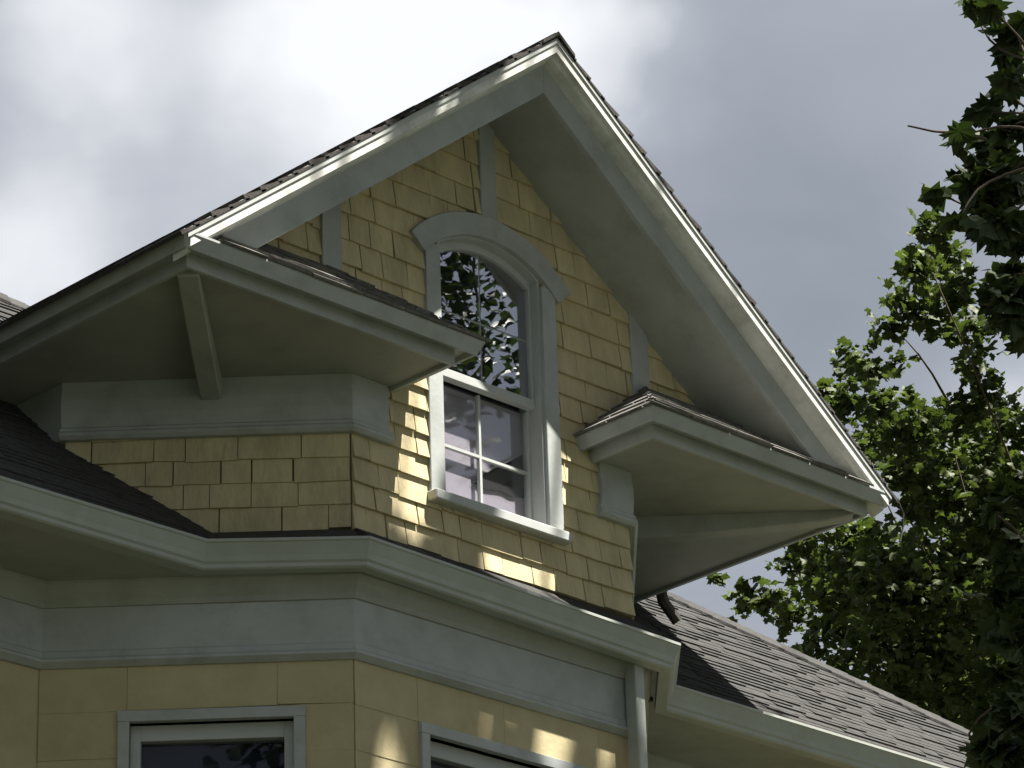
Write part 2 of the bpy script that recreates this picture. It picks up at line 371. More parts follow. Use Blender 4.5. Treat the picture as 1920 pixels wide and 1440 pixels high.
# diagonal brackets under the eave corners
for s in (-1, 1):
    d = np.array((s*S2, -S2, 0)); n = np.array((s*S2, S2, 0)); o = np.array((s*1.49, .49, 0))
    pr = [(-.03, ZS+.01), (1.28, ZS+.01), (1.28, -.185), (1.1, -.215), (.3, -.275), (-.03, -.282)]
    MB().prism([p for p in pr], (o, d, (0, 0, 1), n), -.052, .052).build('bracket', 'rake_soffit', house, 0.006)

rake = [(-2.52, SOF-SL*2.52), (0, SOF), (2.52, SOF-SL*2.52)]          # soffit line; d < 0 goes up
def rk(x, z, h, i): return (x, h, z)
c_ = math.cos(math.atan(SL))
def rake_part(name, prof, m, x_end, bevel=0):
    path = [(-x_end, SOF-SL*x_end), (0, SOF), (x_end, SOF-SL*x_end)]
    for k in (0, 1):
        seg = path[:2] if k == 0 else path[1:]
        b = MB(); full = MB().extrude(prof, path, rk)
        n = len(prof); vs = [list(p) for p in full.v[k*n:(k+2)*n]]
        for p in (vs[:n] if k == 0 else vs[n:]):          # plumb cut at the eave
            xn = -x_end if k == 0 else x_end; p[2] += SL*(abs(p[0])-x_end); p[0] = xn
        fs = [(j, (j+1) % n, n+(j+1) % n, n+j) for j in range(n)] + [tuple(range(n-1, -1, -1)), tuple(range(n, 2*n))]
        b.add(vs, fs).build(name, m, house, bevel)
rake_part('rake_board', [(.004, -LBY-.004), (-.140, -LBY-.004), (-.140, -LBY+.03), (.004, -LBY+.03)], 'trim', 2.26, 0.004)
# crown along the rake: cove, then the flat edge, then the metal drip edge
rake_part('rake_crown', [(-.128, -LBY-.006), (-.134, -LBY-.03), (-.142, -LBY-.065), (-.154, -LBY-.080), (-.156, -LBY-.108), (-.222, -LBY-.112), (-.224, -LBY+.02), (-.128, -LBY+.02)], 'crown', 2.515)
rake_part('drip_edge', [(-.198, -LBY-.117), (-.236, -LBY-.117), (-.238, -LBY+.05), (-.226, -LBY+.05), (-.226, -LBY-.1125), (-.198, -LBY-.1130)], 'window_paint', 2.535)

# eave boards, crowns and drip edges along the side eaves and round the returns
for s in (-1, 1):
    path = [(-LBX, 2.4), (-LBX, -LBY), (-RTX, -LBY), (-RTX, 0.03)] if s < 0 else [(RTX, 0.03), (RTX, -LBY), (LBX, -LBY), (LBX, 2.4)]
    MB().extrude([(-.02, -.176), (0.006, -.176), (0.006, -.098), (-.02, -.098)], path, plan).build('eave_board', 'trim', house, 0.003)
    MB().extrude([(0, -.100), (.066, -.100), (.070, -.124), (.084, -.126), (.090, -.112), (.114, -.062), (.114, -.050), (0, -.046)], path, plan).build('eave_crown', 'trim', house)
    # the little hipped roof of the return
    zt = -.046; x0 = RTX-.112; yf = -LBY-.112; h = SL*(-yf)
    e = x0+(-yf)
    V = [(s*x0, yf, zt), (s*2.27, yf, zt), (s*2.27, 0.02, zt), (s*x0, 0.02, zt), (s*e, 0.0, zt+h), (s*1.69, 0.0, zt+h), (s*1.69, 0.02, zt+h), (s*e, 0.02, zt+h)]
    ret = MB().add(V, [(0, 1, 5, 4), (0, 4, 7, 3), (1, 2, 6, 5), (2, 3, 7, 6), (4, 5, 6, 7), (0, 3, 2, 1)]).build('return_roof', 'shingle_dark', house)
    # its asphalt tabs
    vl = math.hypot(1, SL); vdir = np.array((0, 1, SL))/vl; nrm = np.array((0, -SL, 1))/vl
    fr = ((s*x0, yf, zt), (s, 0, 0), vdir, nrm); L = -yf*vl
    ex = 0.128
    for r in range(6):
        v0 = -0.018+r*ex
        if v0 > L-.02: break
        u = -.03-(.15 if r % 2 else 0)
        while u < 1.85:
            wd = random.uniform(.27, .33); jj = random.uniform(-.006, .004)
            poly = [(u, v0+jj), (u+wd-.008, v0+jj+random.uniform(-.004, .004)), (u+wd-.008, v0+ex+.02), (u, v0+ex+.02)]
            poly = clip(poly, -1, 1/vl, 0.018); poly = clip(poly, 0, 1, L) if len(poly) > 2 else []
            if len(poly) > 2: poly = clip(poly, SL, SL/vl, 1.78-zt-SL*x0)
            if len(poly) > 2 and area(poly) > 1e-3:
                th = random.uniform(.011, .020)
                MB().prism(poly, fr, .0015, [th if p[1] < v0+.03 else .004 for p in poly]).build('roof_shingle', 'shingle_sunlit', ret)
            u += wd
    # hip end facing the window
    fr = ((s*x0, 0.0, zt), (0, -1, 0), np.array((s, 0, SL))/vl, np.array((-s*SL, 0, 1))/vl)
    for r in range(6):
        v0 = -0.018+r*ex
        if v0 > L-.02: break
        u = -.06*(r % 2)
        while u < -yf+.02:
            wd = random.uniform(.22, .3)
            poly = [(u, v0), (u+wd-.008, v0), (u+wd-.008, v0+ex+.02), (u, v0+ex+.02)]
            poly = clip(poly, 1, 1/vl, -yf+.018)
            if len(poly) > 2: poly = clip(poly, -1, 0, 0)
            if len(poly) > 2 and area(poly) > 1e-3:
                MB().prism(poly, fr, .0015, [.015 if p[1] < v0+.03 else .004 for p in poly]).build('roof_shingle', 'shingle_sunlit', ret)
            u += wd

# asphalt tabs of a big plane, joined (too small to pick apart)
def tabs(fr, poly, ex=.13, wd0=.30, th0=.010, th1=.024, v_start=-.02):
    b = MB(); us = [p[0] for p in poly]; vs_ = [p[1] for p in poly]
    # convex polygon, counter-clockwise
    hp = []
    for i in range(len(poly)):
        p, q = poly[i], poly[(i+1) % len(poly)]; a, c = q[1]-p[1], -(q[0]-p[0]); hp.append((a, c, a*p[0]+c*p[1]))
    v = min(vs_)+v_start; r = 0
    while v < max(vs_):
        u = min(us)-random.uniform(0, .3)
        while u < max(us):
            wd = wd0*random.uniform(.55, 1.15); j = random.uniform(-.006, .006)
            q = [(u, v+j*ex/.13), (u+wd-.001, v+j*ex/.13+random.uniform(-.002, .002)), (u+wd-.001, v+ex*1.2), (u, v+ex*1.2)]
            for h_ in hp:
                if len(q) > 2: q = clip(q, *h_)
            if len(q) > 2 and area(q) > 5e-4:
                th = random.choice((th0, th1, random.uniform(th0, th1)))
                b.prism(q, fr, .001, [th if p[1] < v+ex*.3 else th0*.4 for p in q])
            u += wd
        v += ex; r += 1
    return b
vl = math.hypot(1, SL)
for s in (-1, 1):
    # from the eave up; u runs to the back
    fr = ((s*2.575, -LBY-.122, 1.909-SL*2.575), (0, 1, 0), np.array((-s, 0, SL))/vl, np.array((s*SL, 0, 1))/vl)
    tabs(fr, [(0, 0), (YB+.5, 0), (YB+.5, 2.575*vl), (0, 2.575*vl)], th0=.022, th1=.036).build('roof_shingles', 'shingle_dark', gable_roof, stuff=True)
# ridge caps
for k in range(16):
    y0 = -LBY-.13+k*.14
    MB().prism([(-.12, 1.925-.12*SL), (0, 1.925), (.12, 1.925-.12*SL), (.12, 1.945-.12*SL), (0, 1.947), (-.12, 1.945-.12*SL)], XZ, [y0]*6, [y0+.2]*6).build('ridge_cap', 'shingle_dark', gable_roof)

# ------------------------------------------------------------------ attic window
win = link('attic_window', MB().box((-.40, .155, -.7), (.40, .16, .92)).mesh('attic_window'), 'dark_room', house)
# casing
for s in (-1, 1):
    a, b = sorted((s*WO, s*.478)); MB().box((a, -.034, WB-.02), (b, 0.06, .76)).build('casing', 'trim', win, 0.003)
    a, b = sorted((s*(WO-.012), s*(WO+.004))); MB().box((a, -.01, WB), (b, 0.155, .80)).build('jamb', 'window_paint', win)
def arc_band(r0, r1, a0, a1, n=24):
    A = np.linspace(a0, a1, n)
    return [(r1*math.sin(a), AC+r1*math.cos(a)) for a in A] + [(r0*math.sin(a), AC+r0*math.cos(a)) for a in A[::-1]]
def band(name, r0, r1, a, y0, y1, m, n=24, bevel=0):
    A = np.linspace(-a, a, n); b = MB(); vs = []
    for t in A:
        for (r, y) in ((r0, y0), (r1, y0), (r1, y1), (r0, y1)): vs.append((r*math.sin(t), y, AC+r*math.cos(t)))
    fs = [(4*i+j, 4*i+(j+1) % 4, 4*i+4+(j+1) % 4, 4*i+4+j) for i in range(n-1) for j in range(4)] + [(3, 2, 1, 0), tuple(4*(n-1)+j for j in range(4))]
    return b.add(vs, fs).build(name, m, win, bevel)
aE = 0.842
band('arch_head', R_IN, R_OUT, aE, -.046, 0.06, 'trim', 28, 0.003)
band('arch_jamb', R_IN-.012, R_IN+.004, math.asin(WO/R_IN), -.012, .155, 'window_paint')
MB().box((-.492, -.085, WB-.055), (.492, .06, WB)).build('sill', 'window_paint', win, 0.006)
# upper sash (outer), lower sash (inner)
YU, YL = .055, .095
SG = .345                            # half width of the glass
aG = math.asin(SG/R_GL)
band('sash_head', R_GL, R_IN-.011, math.asin((WO-.012)/(R_IN-.011)), YU-.015, YU+.03, 'window_paint')
for s in (-1, 1):
    a, b = sorted((s*SG, s*(WO-.011)))
    MB().box((a, YU-.015, .06), (b, YU+.03, .78)).build('sash_stile', 'window_paint', win, 0.002)
    MB().box((a, YL-.015, WB+.005), (b, YL+.03, .058)).build('sash_stile', 'window_paint', win, 0.002)
MB().box((-WO+.012, YU-.022, .056), (WO-.012, YU+.03, .106)).build('meeting_rail', 'window_paint', win, 0.003)
MB().box((-WO+.012, YL-.02, WB+.002), (WO-.012, YL+.03, WB+.052)).build('bottom_rail', 'window_paint', win, 0.003)
ga = np.linspace(-aG, aG, 15)
def topz(x): return AC+math.sqrt(R_GL**2-x*x)
def pane(x0, x1, z0, z1, y, m, arch=False):
    if arch:
        xs = np.linspace(x1, x0, 9); poly = [(x0, z0), (x1, z0)] + [(x, topz(x)+.004) for x in xs]
    else: poly = [(x0, z0), (x1, z0), (x1, z1), (x0, z1)]
    MB().prism(poly, ((0, y, 0), (1, 0, 0), (0, 0, 1), (0, -1, 0)), 0, .004).build('pane', m, win)
mw = .008
ZU, ZL = .455, -.300
for x0, x1 in ((-SG-.003, -mw+.003), (mw-.003, SG+.003)):
    pane(x0, x1, .103, ZU-mw+.003, YU+.012, 'glass'); pane(x0, x1, ZU+mw-.003, 0, YU+.012, 'glass', True)
    pane(x0, x1, WB+.05, ZL-mw+.003, YL+.012, 'glass_dim'); pane(x0, x1, ZL+mw-.003, .052, YL+.012, 'glass_dim')
MB().box((-mw, YU+.0135, .11), (mw, YU+.025, topz(0)+.005)).build('muntin', 'window_paint', win)
for a, b in ((-SG, -mw), (mw, SG)):
    MB().box((a, YU+.014, ZU-mw*.8), (b, YU+.0245, ZU+mw*.8)).build('muntin', 'window_paint', win)
    MB().box((a, YL-.0035, ZL-mw), (b, YL+.0195, ZL+mw)).build('muntin', 'window_paint', win)
MB().box((-mw, YL-.004, WB+.05), (mw, YL+.02, .052)).build('muntin', 'window_paint', win)
MB().box((-.36, YL+.042, WB+.01), (.36, YL+.046, .06)).build('blind', 'blind', win, label='pale mauve blind behind the lower sash')
# flat dark rounded shape set behind the lower right pane
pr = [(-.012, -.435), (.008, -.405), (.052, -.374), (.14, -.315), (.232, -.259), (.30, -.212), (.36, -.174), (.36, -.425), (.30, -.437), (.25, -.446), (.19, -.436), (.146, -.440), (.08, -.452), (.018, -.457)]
MB().prism(pr, ((0, YL+.036, 0), (1, 0, 0), (0, 0, 1), (0, -1, 0)), 0, .004).build('dark_shape', 'matt_black', win, label='dark rounded shape showing in the lower right pane')

# ------------------------------------------------------------------ the bay below
BW = -1.66        # foot of the lower frieze
wallpath = [(-9.0, 1.08), (-2.08, 1.08), (-1, 0), (1, 0), (2.08, 1.08), (5.95, 1.08), (5.95, 12.0)]
# main walls left and right, right side
MB().box((-9.0, 1.08, -ZO-.2), (-2.0, 1.2, -1.1)).build('main_wall', 'yellow_wall', house)
MB().box((2.0, 1.08, -ZO-.2), (5.95, 1.2, -1.1)).build('main_wall', 'yellow_wall', house)
MB().box((5.83, 1.203, -ZO-.2), (5.95, 12.0, -1.1)).build('main_wall', 'yellow_wall', house)
MB().box((-9.0, 1.203, -ZO-.2), (-8.88, 12.0, -1.1)).build('main_wall', 'yellow_wall', house)
MB().box((-8.87, 11.88, -ZO-.2), (5.82, 12.0, -1.1)).build('main_wall', 'yellow_wall', house)
def bay_wall(fr, length, hole, top=-1.1):
    h0, h1, z0, z1 = hole; b = MB()
    b.prism([(0, -ZO-.2), (h0, -ZO-.2), (h0, top), (0, top)], fr, -.1, 0)
    b.prism([(h1, -ZO-.2), (length, -ZO-.2), (length, top), (h1, top)], fr, -.1, 0)
    b.prism([(h0, z1), (h1, z1), (h1, top), (h0, top)], fr, -.1, -.001)
    b.prism([(h0, -ZO-.2), (h1, -ZO-.2), (h1, z0), (h0, z0)], fr, -.1, -.001)
    return b.build('bay_wall', 'yellow_wall', house)
BF = ((-1, 0, 0), (1, 0, 0), (0, 0, 1), (0, -1, 0))
holeF = (.475, 1.525, -3.45, -1.96); holeC = (.290, 1.085, -3.45, -1.96)
bw_f = bay_wall(BF, 2.0, holeF); bw_l = bay_wall(LCANT, CLB, holeC); bw_r = bay_wall(RCANT, CLB, holeC)
# wide shingles on the bay
for fr, par, ln, hole, sgn in ((BF, bw_f, 2.0, holeF, 1), (LCANT, bw_l, CLB, holeC, -1), (RCANT, bw_r, CLB, holeC, -1)):
    v1 = BW+.005; k = 0
    while v1 > -3.7:
        v0 = BW-.235*(k+1)
        if v0 > hole[3]-.02: course(fr, par, v0, v1, 0, ln, wmin=.45, wmax=.95, m='yellow_wall', thick=.008)
        else:
            course(fr, par, v0, v1, 0, hole[0]-.01, wmin=.45, wmax=.95, m='yellow_wall', thick=.008)
            course(fr, par, v0, v1, hole[1]+.01, ln, wmin=.45, wmax=.95, m='yellow_wall', thick=.008)
        v1 = v0+.003; k += 1
# frieze of the bay and main wall
ZSM = -1.245      # lower soffit
MB().extrude([(-.02, BW+.06), (.028, BW+.06), (.028, ZSM+.01), (-.02, ZSM+.01)], wallpath, plan).build('lower_frieze', 'trim', house, 0.003)
MB().extrude([(.0, BW-.012), (.020, BW-.012), (.050, BW+.012), (.050, BW+.026), (.040, BW+.038), (.036, BW+.066), (.028, BW+.074), (.0, BW+.074)], wallpath, plan).build('frieze_moulding', 'trim', house)
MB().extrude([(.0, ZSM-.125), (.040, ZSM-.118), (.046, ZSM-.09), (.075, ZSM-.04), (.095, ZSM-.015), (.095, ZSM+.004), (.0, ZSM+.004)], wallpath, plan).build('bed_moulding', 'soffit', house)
# soffit sheet
og = 0.125; MG = .32       # bay fascia offset; main gutter face at y=.32
def slab(poly, z0, z1, name, m):
    MB().prism(poly, ((0, 0, 0), (1, 0, 0), (0, 1, 0), (0, 0, 1)), z0, z1).build(name, m, house)
k = og*math.tan(math.radians(22.5))
JX = 1+k+(MG+.115+og)      # where the bay's canted fascia line meets the main fascia line (45 degrees)
MF = MG+.115               # main fascia
slab([(-9.5, MF), (-JX, MF), (-1-k, -og), (1+k, -og), (JX, MF), (6.6, MF), (6.6, 1.3), (-9.5, 1.3)], ZSM, ZSM+.03, 'lower_soffit', 'soffit')
slab([(5.80, 1.301), (6.6, 1.301), (6.6, 12.5), (5.80, 12.5)], ZSM, ZSM+.03, 'lower_soffit', 'soffit')
fpath = [(-9.5, MF), (-JX, MF), (-1-k, -og), (1+k, -og), (JX, MF), (6.6, MF), (6.6, 12.5)]
MB().extrude([(-.025, ZSM-.004), (.0, ZSM-.004), (.0, -1.13), (-.025, -1.13)], fpath, plan).build('fascia', 'trim', house)
# gutter: ogee trough with a rolled lip, falling a little towards the downspout
gp = [(.002, -1.128), (.002, -1.262), (.062, -1.262), (.072, -1.254), (.074, -1.236), (.084, -1.226), (.090, -1.200), (.104, -1.165), (.114, -1.142), (.122, -1.136),
      (.122, -1.122), (.108, -1.118), (.106, -1.128), (.098, -1.140), (.082, -1.190), (.068, -1.236), (.064, -1.250), (.014, -1.250), (.012, -1.128)]
fall = [0.012, 0.012, 0.0, -.05, -.005, -.005, -.005]
def gmap(x, y, h, i): return (x, y, h+fall[i]*(1 if True else 0))
MB().extrude(gp, fpath[:6], gmap).build('gutter', 'gutter', house)
# downspout with its strap
ds = MB().box((.872, -.125, -ZO+.15), (.940, -.045, -1.255)).build('downspout', 'gutter', house, 0.005)
MB().box((.862, -.128, -2.35), (.950, -.04, -2.32)).build('strap', 'gutter', ds)
MB().tube([(.906, -.085, -ZO+.16), (.906, -.11, -ZO+.08), (.906, -.34, -ZO+.05)], .042).build('shoe', 'gutter', ds)
MB().box((1.40, .30, -1.27), (1.46, .34, -1.13)).build('dark_strip', 'metal_dark', house)  # small dark upright strip near the gutter's inner corner

# bay windows ------------------------------------------------------------------
def bay_window(fr, hole, blind, refl):
    h0, h1, z0, z1 = hole; o, u, v, n = [np.array(q, float) for q in fr]
    def bx(name, a, b, c, d, e, f, m, par=None, bev=0.002):
        return MB().prism([(a, c), (b, c), (b, d), (a, d)], fr, e, f).build(name, m, par, bev)
    wn_ = bx('bay_window', h0-.02, h1+.02, z0-.02, z1+.02, -.19, -.185, 'dark_room', house, 0)
    cw = .055
    bx('casing', h0-cw, h0, z0, z1, -.06, .034, 'trim', wn_); bx('casing', h1, h1+cw, z0, z1, -.06, .034, 'trim', wn_)
    bx('head_casing', h0-cw-.002, h1+cw+.002, z1, z1+cw, -.06, .036, 'trim', wn_)
    bx('sill', h0-cw-.03, h1+cw+.03, z0-.05, z0, -.06, .07, 'trim', wn_)
    f = .05
    bx('frame', h0, h0+f, z0, z1, -.12, -.035, 'window_paint', wn_); bx('frame', h1-f, h1, z0, z1, -.12, -.035, 'window_paint', wn_)
    bx('frame', h0+f, h1-f, z1-f-.03, z1, -.12, -.037, 'window_paint', wn_); bx('frame', h0+f, h1-f, z0, z0+f, -.12, -.037, 'window_paint', wn_)
    zm = (z0+z1)/2
    bx('meeting_rail', h0+f, h1-f, zm-.025, zm+.025, -.10, -.05, 'window_paint', wn_)
    bx('pane', h0+f-.004, h1-f+.004, zm+.02, z1-f-.026, -.084, -.080, refl, wn_, 0); bx('pane', h0+f-.004, h1-f+.004, z0+f-.004, zm-.02, -.094, -.090, refl, wn_, 0)
    bx('blind', h0+f-.01, h1-f+.01, z0+.02, z1-.03, -.140, -.136, blind, wn_, 0)
    return wn_
bay_window(BF, holeF, 'matt_black', 'glass_bay'); bay_window(LCANT, holeC, 'blue_blind', 'glass_bay'); bay_window(RCANT, holeC, 'blue_blind', 'glass_bay')

# main roof: steep front plane with a hip coming down to the right ----------------
PS = 0.92
def mz(y): return -1.135+PS*(y-.32)
front = [(-9.7, .34), (6.90, .34), (5.23, .955), (3.2, 1.753), (-.85, 3.10), (-3.8, 4.12), (-5.0, 4.12), (-9.7, .5)]
th = .05
rb = MB(); n = len(front)
vs_ = [(x, y, mz(y)) for x, y in front]
back = [(-9.7, 12.4, -1.14), (6.9, 12.4, -1.14)]
V = vs_ + back
rb.add(V, [tuple(range(n)), (1, n+1, 2), (2, n+1, 3), (3, n+1, 4), (4, n+1, 5), (5, n+1, n, 6), (6, n, 7), (0, 7, n)])
main_roof = rb.build('main_roof', 'shingle_dark', house)
vlm = math.hypot(1, PS)
fr = ((0, 0, mz(0)), (1, 0, 0), np.array((0, 1, PS))/vlm, np.array((0, -PS, 1))/vlm)
hull = [(p[0], p[1]*vlm) for p in front]
# the convex piece left of the dormer and the convex piece right of it
b1 = tabs(fr, [(1.2, .36*vlm), (6.85, .36*vlm), (5.25, .955*vlm), (3.22, 1.753*vlm), (1.2, 2.42*vlm)], ex=.062, wd0=.24, th0=.005, th1=.0125)
b1.build('roof_shingles', 'shingle', main_roof, stuff=True)
b2 = tabs(fr, [(-6.0, .385*vlm), (-1.2, .385*vlm), (-1.2, 3.22*vlm), (-3.8, 4.12*vlm), (-5.0, 4.12*vlm), (-6.0, 3.3*vlm)], ex=.062, wd0=.24, th0=.005, th1=.0125)
b2.build('roof_shingles', 'shingle', main_roof, stuff=True)
b3 = tabs(fr, [(-1.22, 2.6*vlm), (1.22, 2.2*vlm), (1.22, 2.41*vlm), (-.85, 3.10*vlm), (-1.22, 3.22*vlm)], ex=.062, wd0=.24, th0=.005, th1=.0125)
b3.build('roof_shingles', 'shingle', main_roof, stuff=True)
# hip caps
hp = [(6.9, .34), (5.23, .955), (3.2, 1.753), (-.85, 3.10), (-3.8, 4.12)]
for a, b in zip(hp[:-1], hp[1:]):
    L = math.hypot(b[0]-a[0], b[1]-a[1]); k = 0
    while k*.16 < L:
        t0, t1 = k*.16/L, min(1, (k*.16+.2)/L)
        p0 = np.array((a[0]+(b[0]-a[0])*t0, a[1]+(b[1]-a[1])*t0)); p1 = np.array((a[0]+(b[0]-a[0])*t1, a[1]+(b[1]-a[1])*t1))
        A0 = np.array((p0[0], p0[1], mz(p0[1])+.012)); A1 = np.array((p1[0], p1[1], mz(p1[1])+.006))
        f_ = np.array((-.05, -.10, -.092)); g_ = np.array((.10, .06, -.03)); up = np.array((0, 0, .018))
        MB().add([A0, A0+f_, A0+g_, A1, A1+f_, A1+g_, A0+up, A0+f_+up, A0+g_+up, A1+up, A1+f_+up, A1+g_+up],
                 [(0, 3, 4, 1), (0, 2, 5, 3), (6, 7, 10, 9), (6, 9, 11, 8), (0, 1, 7, 6), (0, 6, 8, 2), (3, 9, 10, 4), (3, 5, 11, 9), (1, 4, 10, 7), (2, 8, 11, 5)]).build('hip_cap', 'shingle', main_roof)
        k += 1
# skirt roof over the bay, between gutter and dormer wall
sk = MB()
kk = .195*math.tan(math.radians(22.5))
ro = [(-1-kk-.62, -.195+.62), (-1-kk, -.195), (1+kk, -.195), (1+kk+.62, -.195+.62)]
ri = [(-1.62, .62), (-1, 0), (1, 0), (1.62, .62)]
zo_, zi_ = -1.118, -.968
zo = [zo_+.03, zo_, zo_-.045, zo_-.0]
sk.add([(x, y, zo[i]) for i, (x, y) in enumerate(ro)] + [(x+0, y+.03, zi_) for x, y in ri] + [(x, y, zo[i]-.05) for i, (x, y) in enumerate(ro)] + [(x, y+.03, zi_-.15) for x, y in ri],
       [(0, 1, 5, 4), (1, 2, 6, 5), (2, 3, 7, 6), (8, 9, 1, 0), (9, 10, 2, 1), (10, 11, 3, 2), (12, 13, 9, 8), (13, 14, 10, 9), (14, 15, 11, 10), (0, 4, 12, 8), (3, 11, 15, 7)])
skirt = sk.build('skirt_roof', 'shingle_dark', house)
u = -1.05
while u < 1.06:
    wd = random.uniform(.2, .31)
    dz = lambda x: -.0225*(x+1.08)
    q0, q1 = u, min(u+wd-.006, 1.075)
    for (ya, za, yb, zb, t) in ((-.215, -1.130, -.09, -1.043, .016), (-.105, -1.052, .01, -.966, .016)):
        if ya > -.15: q0, q1 = max(q0, -.995), min(q1, .995)
        if q1-q0 < .02: continue
        MB().add([(q0, ya, za+dz(q0)), (q1, ya, za+dz(q1)), (q1, yb, zb+dz(q1)*.5), (q0, yb, zb+dz(q0)*.5),
                  (q0, ya, za+t+dz(q0)), (q1, ya, za+t+dz(q1)), (q1, yb, zb+.006+dz(q1)*.5), (q0, yb, zb+.006+dz(q0)*.5)],
                 [(3, 2, 1, 0), (4, 5, 6, 7), (0, 1, 5, 4), (1, 2, 6, 5), (2, 3, 7, 6), (3, 0, 4, 7)]).build('roof_shingle', 'shingle', skirt)
    u += wd
# outlet of the right eave, and the loose cable at the eave corner
MB().tube([(2.50, 1.16, -.12), (2.505, 1.15, -.20), (2.60, 1.13, -.31)], .036, 8).build('eave_outlet', 'metal_dark', house)
MB().tube([(2.57, -.55, -.06), (2.63, -.56, -.075), (2.665, -.56, -.13), (2.665, -.55, -.21), (2.64, -.54, -.30)], .006, 5).build('loose_cable', 'metal_dark', house)

# ------------------------------------------------------------------ maple trees
def leaf_template(detail=True):
    if detail:
        h = [(0, 0), (.10, .03), (.30, -.06), (.27, .10), (.40, .13), (.31, .25), (.56, .44), (.40, .47), (.43, .58), (.22, .56), (.19, .74), (.12, .72)]
    else:
        h = [(0, 0), (.32, -.03), (.26, .20), (.54, .45), (.20, .55)]
    out = h + [(0, 1.0)] + [(-x, y) for x, y in h[:0:-1]]
    P = [(x, y-.35, -.34*abs(x)-.30*(y-.35)**2+.10*math.sin(9*x+5*y)) for x, y in out]
    P = [(0, 0, 0.02)] + P; n = len(out)
    F = [(0, 1+i, 1+(i+1) % n) for i in range(n)]
    return np.array(P), np.array(F)
LT_HI, LF_HI = leaf_template(True); LT_LO, LF_LO = leaf_template(False)
def rand_rot(n, up=0.55):
    """leaf normals mostly upwards, any heading"""
    nrm = RNG.normal(size=(n, 3)); nrm[:, 2] = np.abs(nrm[:, 2])*(1+up)+up
    nrm /= np.linalg.norm(nrm, axis=1)[:, None]
    t = RNG.normal(size=(n, 3)); t[:, 2] -= .5; t -= nrm*(t*nrm).sum(1)[:, None]; t /= np.linalg.norm(t, axis=1)[:, None]
    b = np.cross(t, nrm)
    return np.stack([b, t, nrm], axis=2)
def leaves_mesh(name, pos, size, hi=True):
    T, F = (LT_HI, LF_HI) if hi else (LT_LO, LF_LO); n = len(pos)
    R = rand_rot(n); S = size*RNG.uniform(.55, 1.3, n)
    V = np.einsum('nij,kj->nki', R, T)*S[:, None, None] + np.asarray(pos)[:, None, :]
    V[:, :, 2] += ZO
    k = len(T); Fs = (F[None]+np.arange(n)[:, None, None]*k).reshape(-1, 3)
    me = bpy.data.meshes.new(name); me.vertices.add(n*k); me.vertices.foreach_set('co', V.reshape(-1).astype(np.float32))
    m = len(Fs); me.loops.add(m*3); me.loops.foreach_set('vertex_index', Fs.reshape(-1).astype(np.int32))
    me.polygons.add(m); me.polygons.foreach_set('loop_start', (np.arange(m)*3).astype(np.int32))
    at = me.attributes.new('tone', 'FLOAT', 'POINT'); at.data.foreach_set('value', np.repeat(RNG.uniform(0, .65, n), k).astype(np.float32))
    me.update(calc_edges=True); return me
def single_leaf(name):
    me = bpy.data.meshes.new(name); me.from_pydata([tuple(p) for p in LT_HI], [], [tuple(f) for f in LF_HI]); me.update()
    at = me.attributes.new('tone', 'FLOAT', 'POINT'); at.data.foreach_set('value', np.full(len(LT_HI), .2, np.float32)); return me
def place_leaves(parent, pos, size, m, me):
    R = rand_rot(len(pos))
    for i, p in enumerate(pos):
        o = bpy.data.objects.new('leaf', me); col.objects.link(o); o.parent = parent; o.matrix_parent_inverse = Matrix.Translation(-parent.location)
        s = size*RNG.uniform(.75, 1.25)
        mw_ = Matrix(((*R[i][0], p[0]), (*R[i][1], p[1]), (*R[i][2], p[2]+ZO), (0, 0, 0, 1)))
        o.matrix_basis = mw_ @ Matrix.Scale(s, 4)
def in_frame(P, m=25, bottom=1500):
    q = project(P)
    return (q[:, 2] > 0) & (q[:, 0] > -m) & (q[:, 0] < 1920+m) & (q[:, 1] > -m) & (q[:, 1] < bottom)
def clump(c, r, n): 
    d = RNG.normal(size=(n, 3)); d /= np.linalg.norm(d, axis=1)[:, None]
    return np.asarray(c)+d*(RNG.uniform(0, 1, n)**.5)[:, None]*r*np.array((1, 1, .8))
def limb(parent, a, b, r0, r1, name='branch', sag=.1, seg=7):
    a, b = np.array(a, float), np.array(b, float); L = np.linalg.norm(b-a); pts = []; k = 11
    w1 = RNG.normal(size=3)*L*.045; w2 = RNG.normal(size=3)*L*.018
    for i in range(k):
        t = i/(k-1); p = a+(b-a)*t + w1*math.sin(math.pi*t*2) + w2*math.sin(math.pi*t*5)*(1-t) + np.array((0, 0, sag*L))*math.sin(math.pi*t); pts.append(p)
    MB().tube(pts, [r0+(r1-r0)*i/(k-1) for i in range(k)], seg).build(name, 'bark', parent, smooth=True)
    return pts

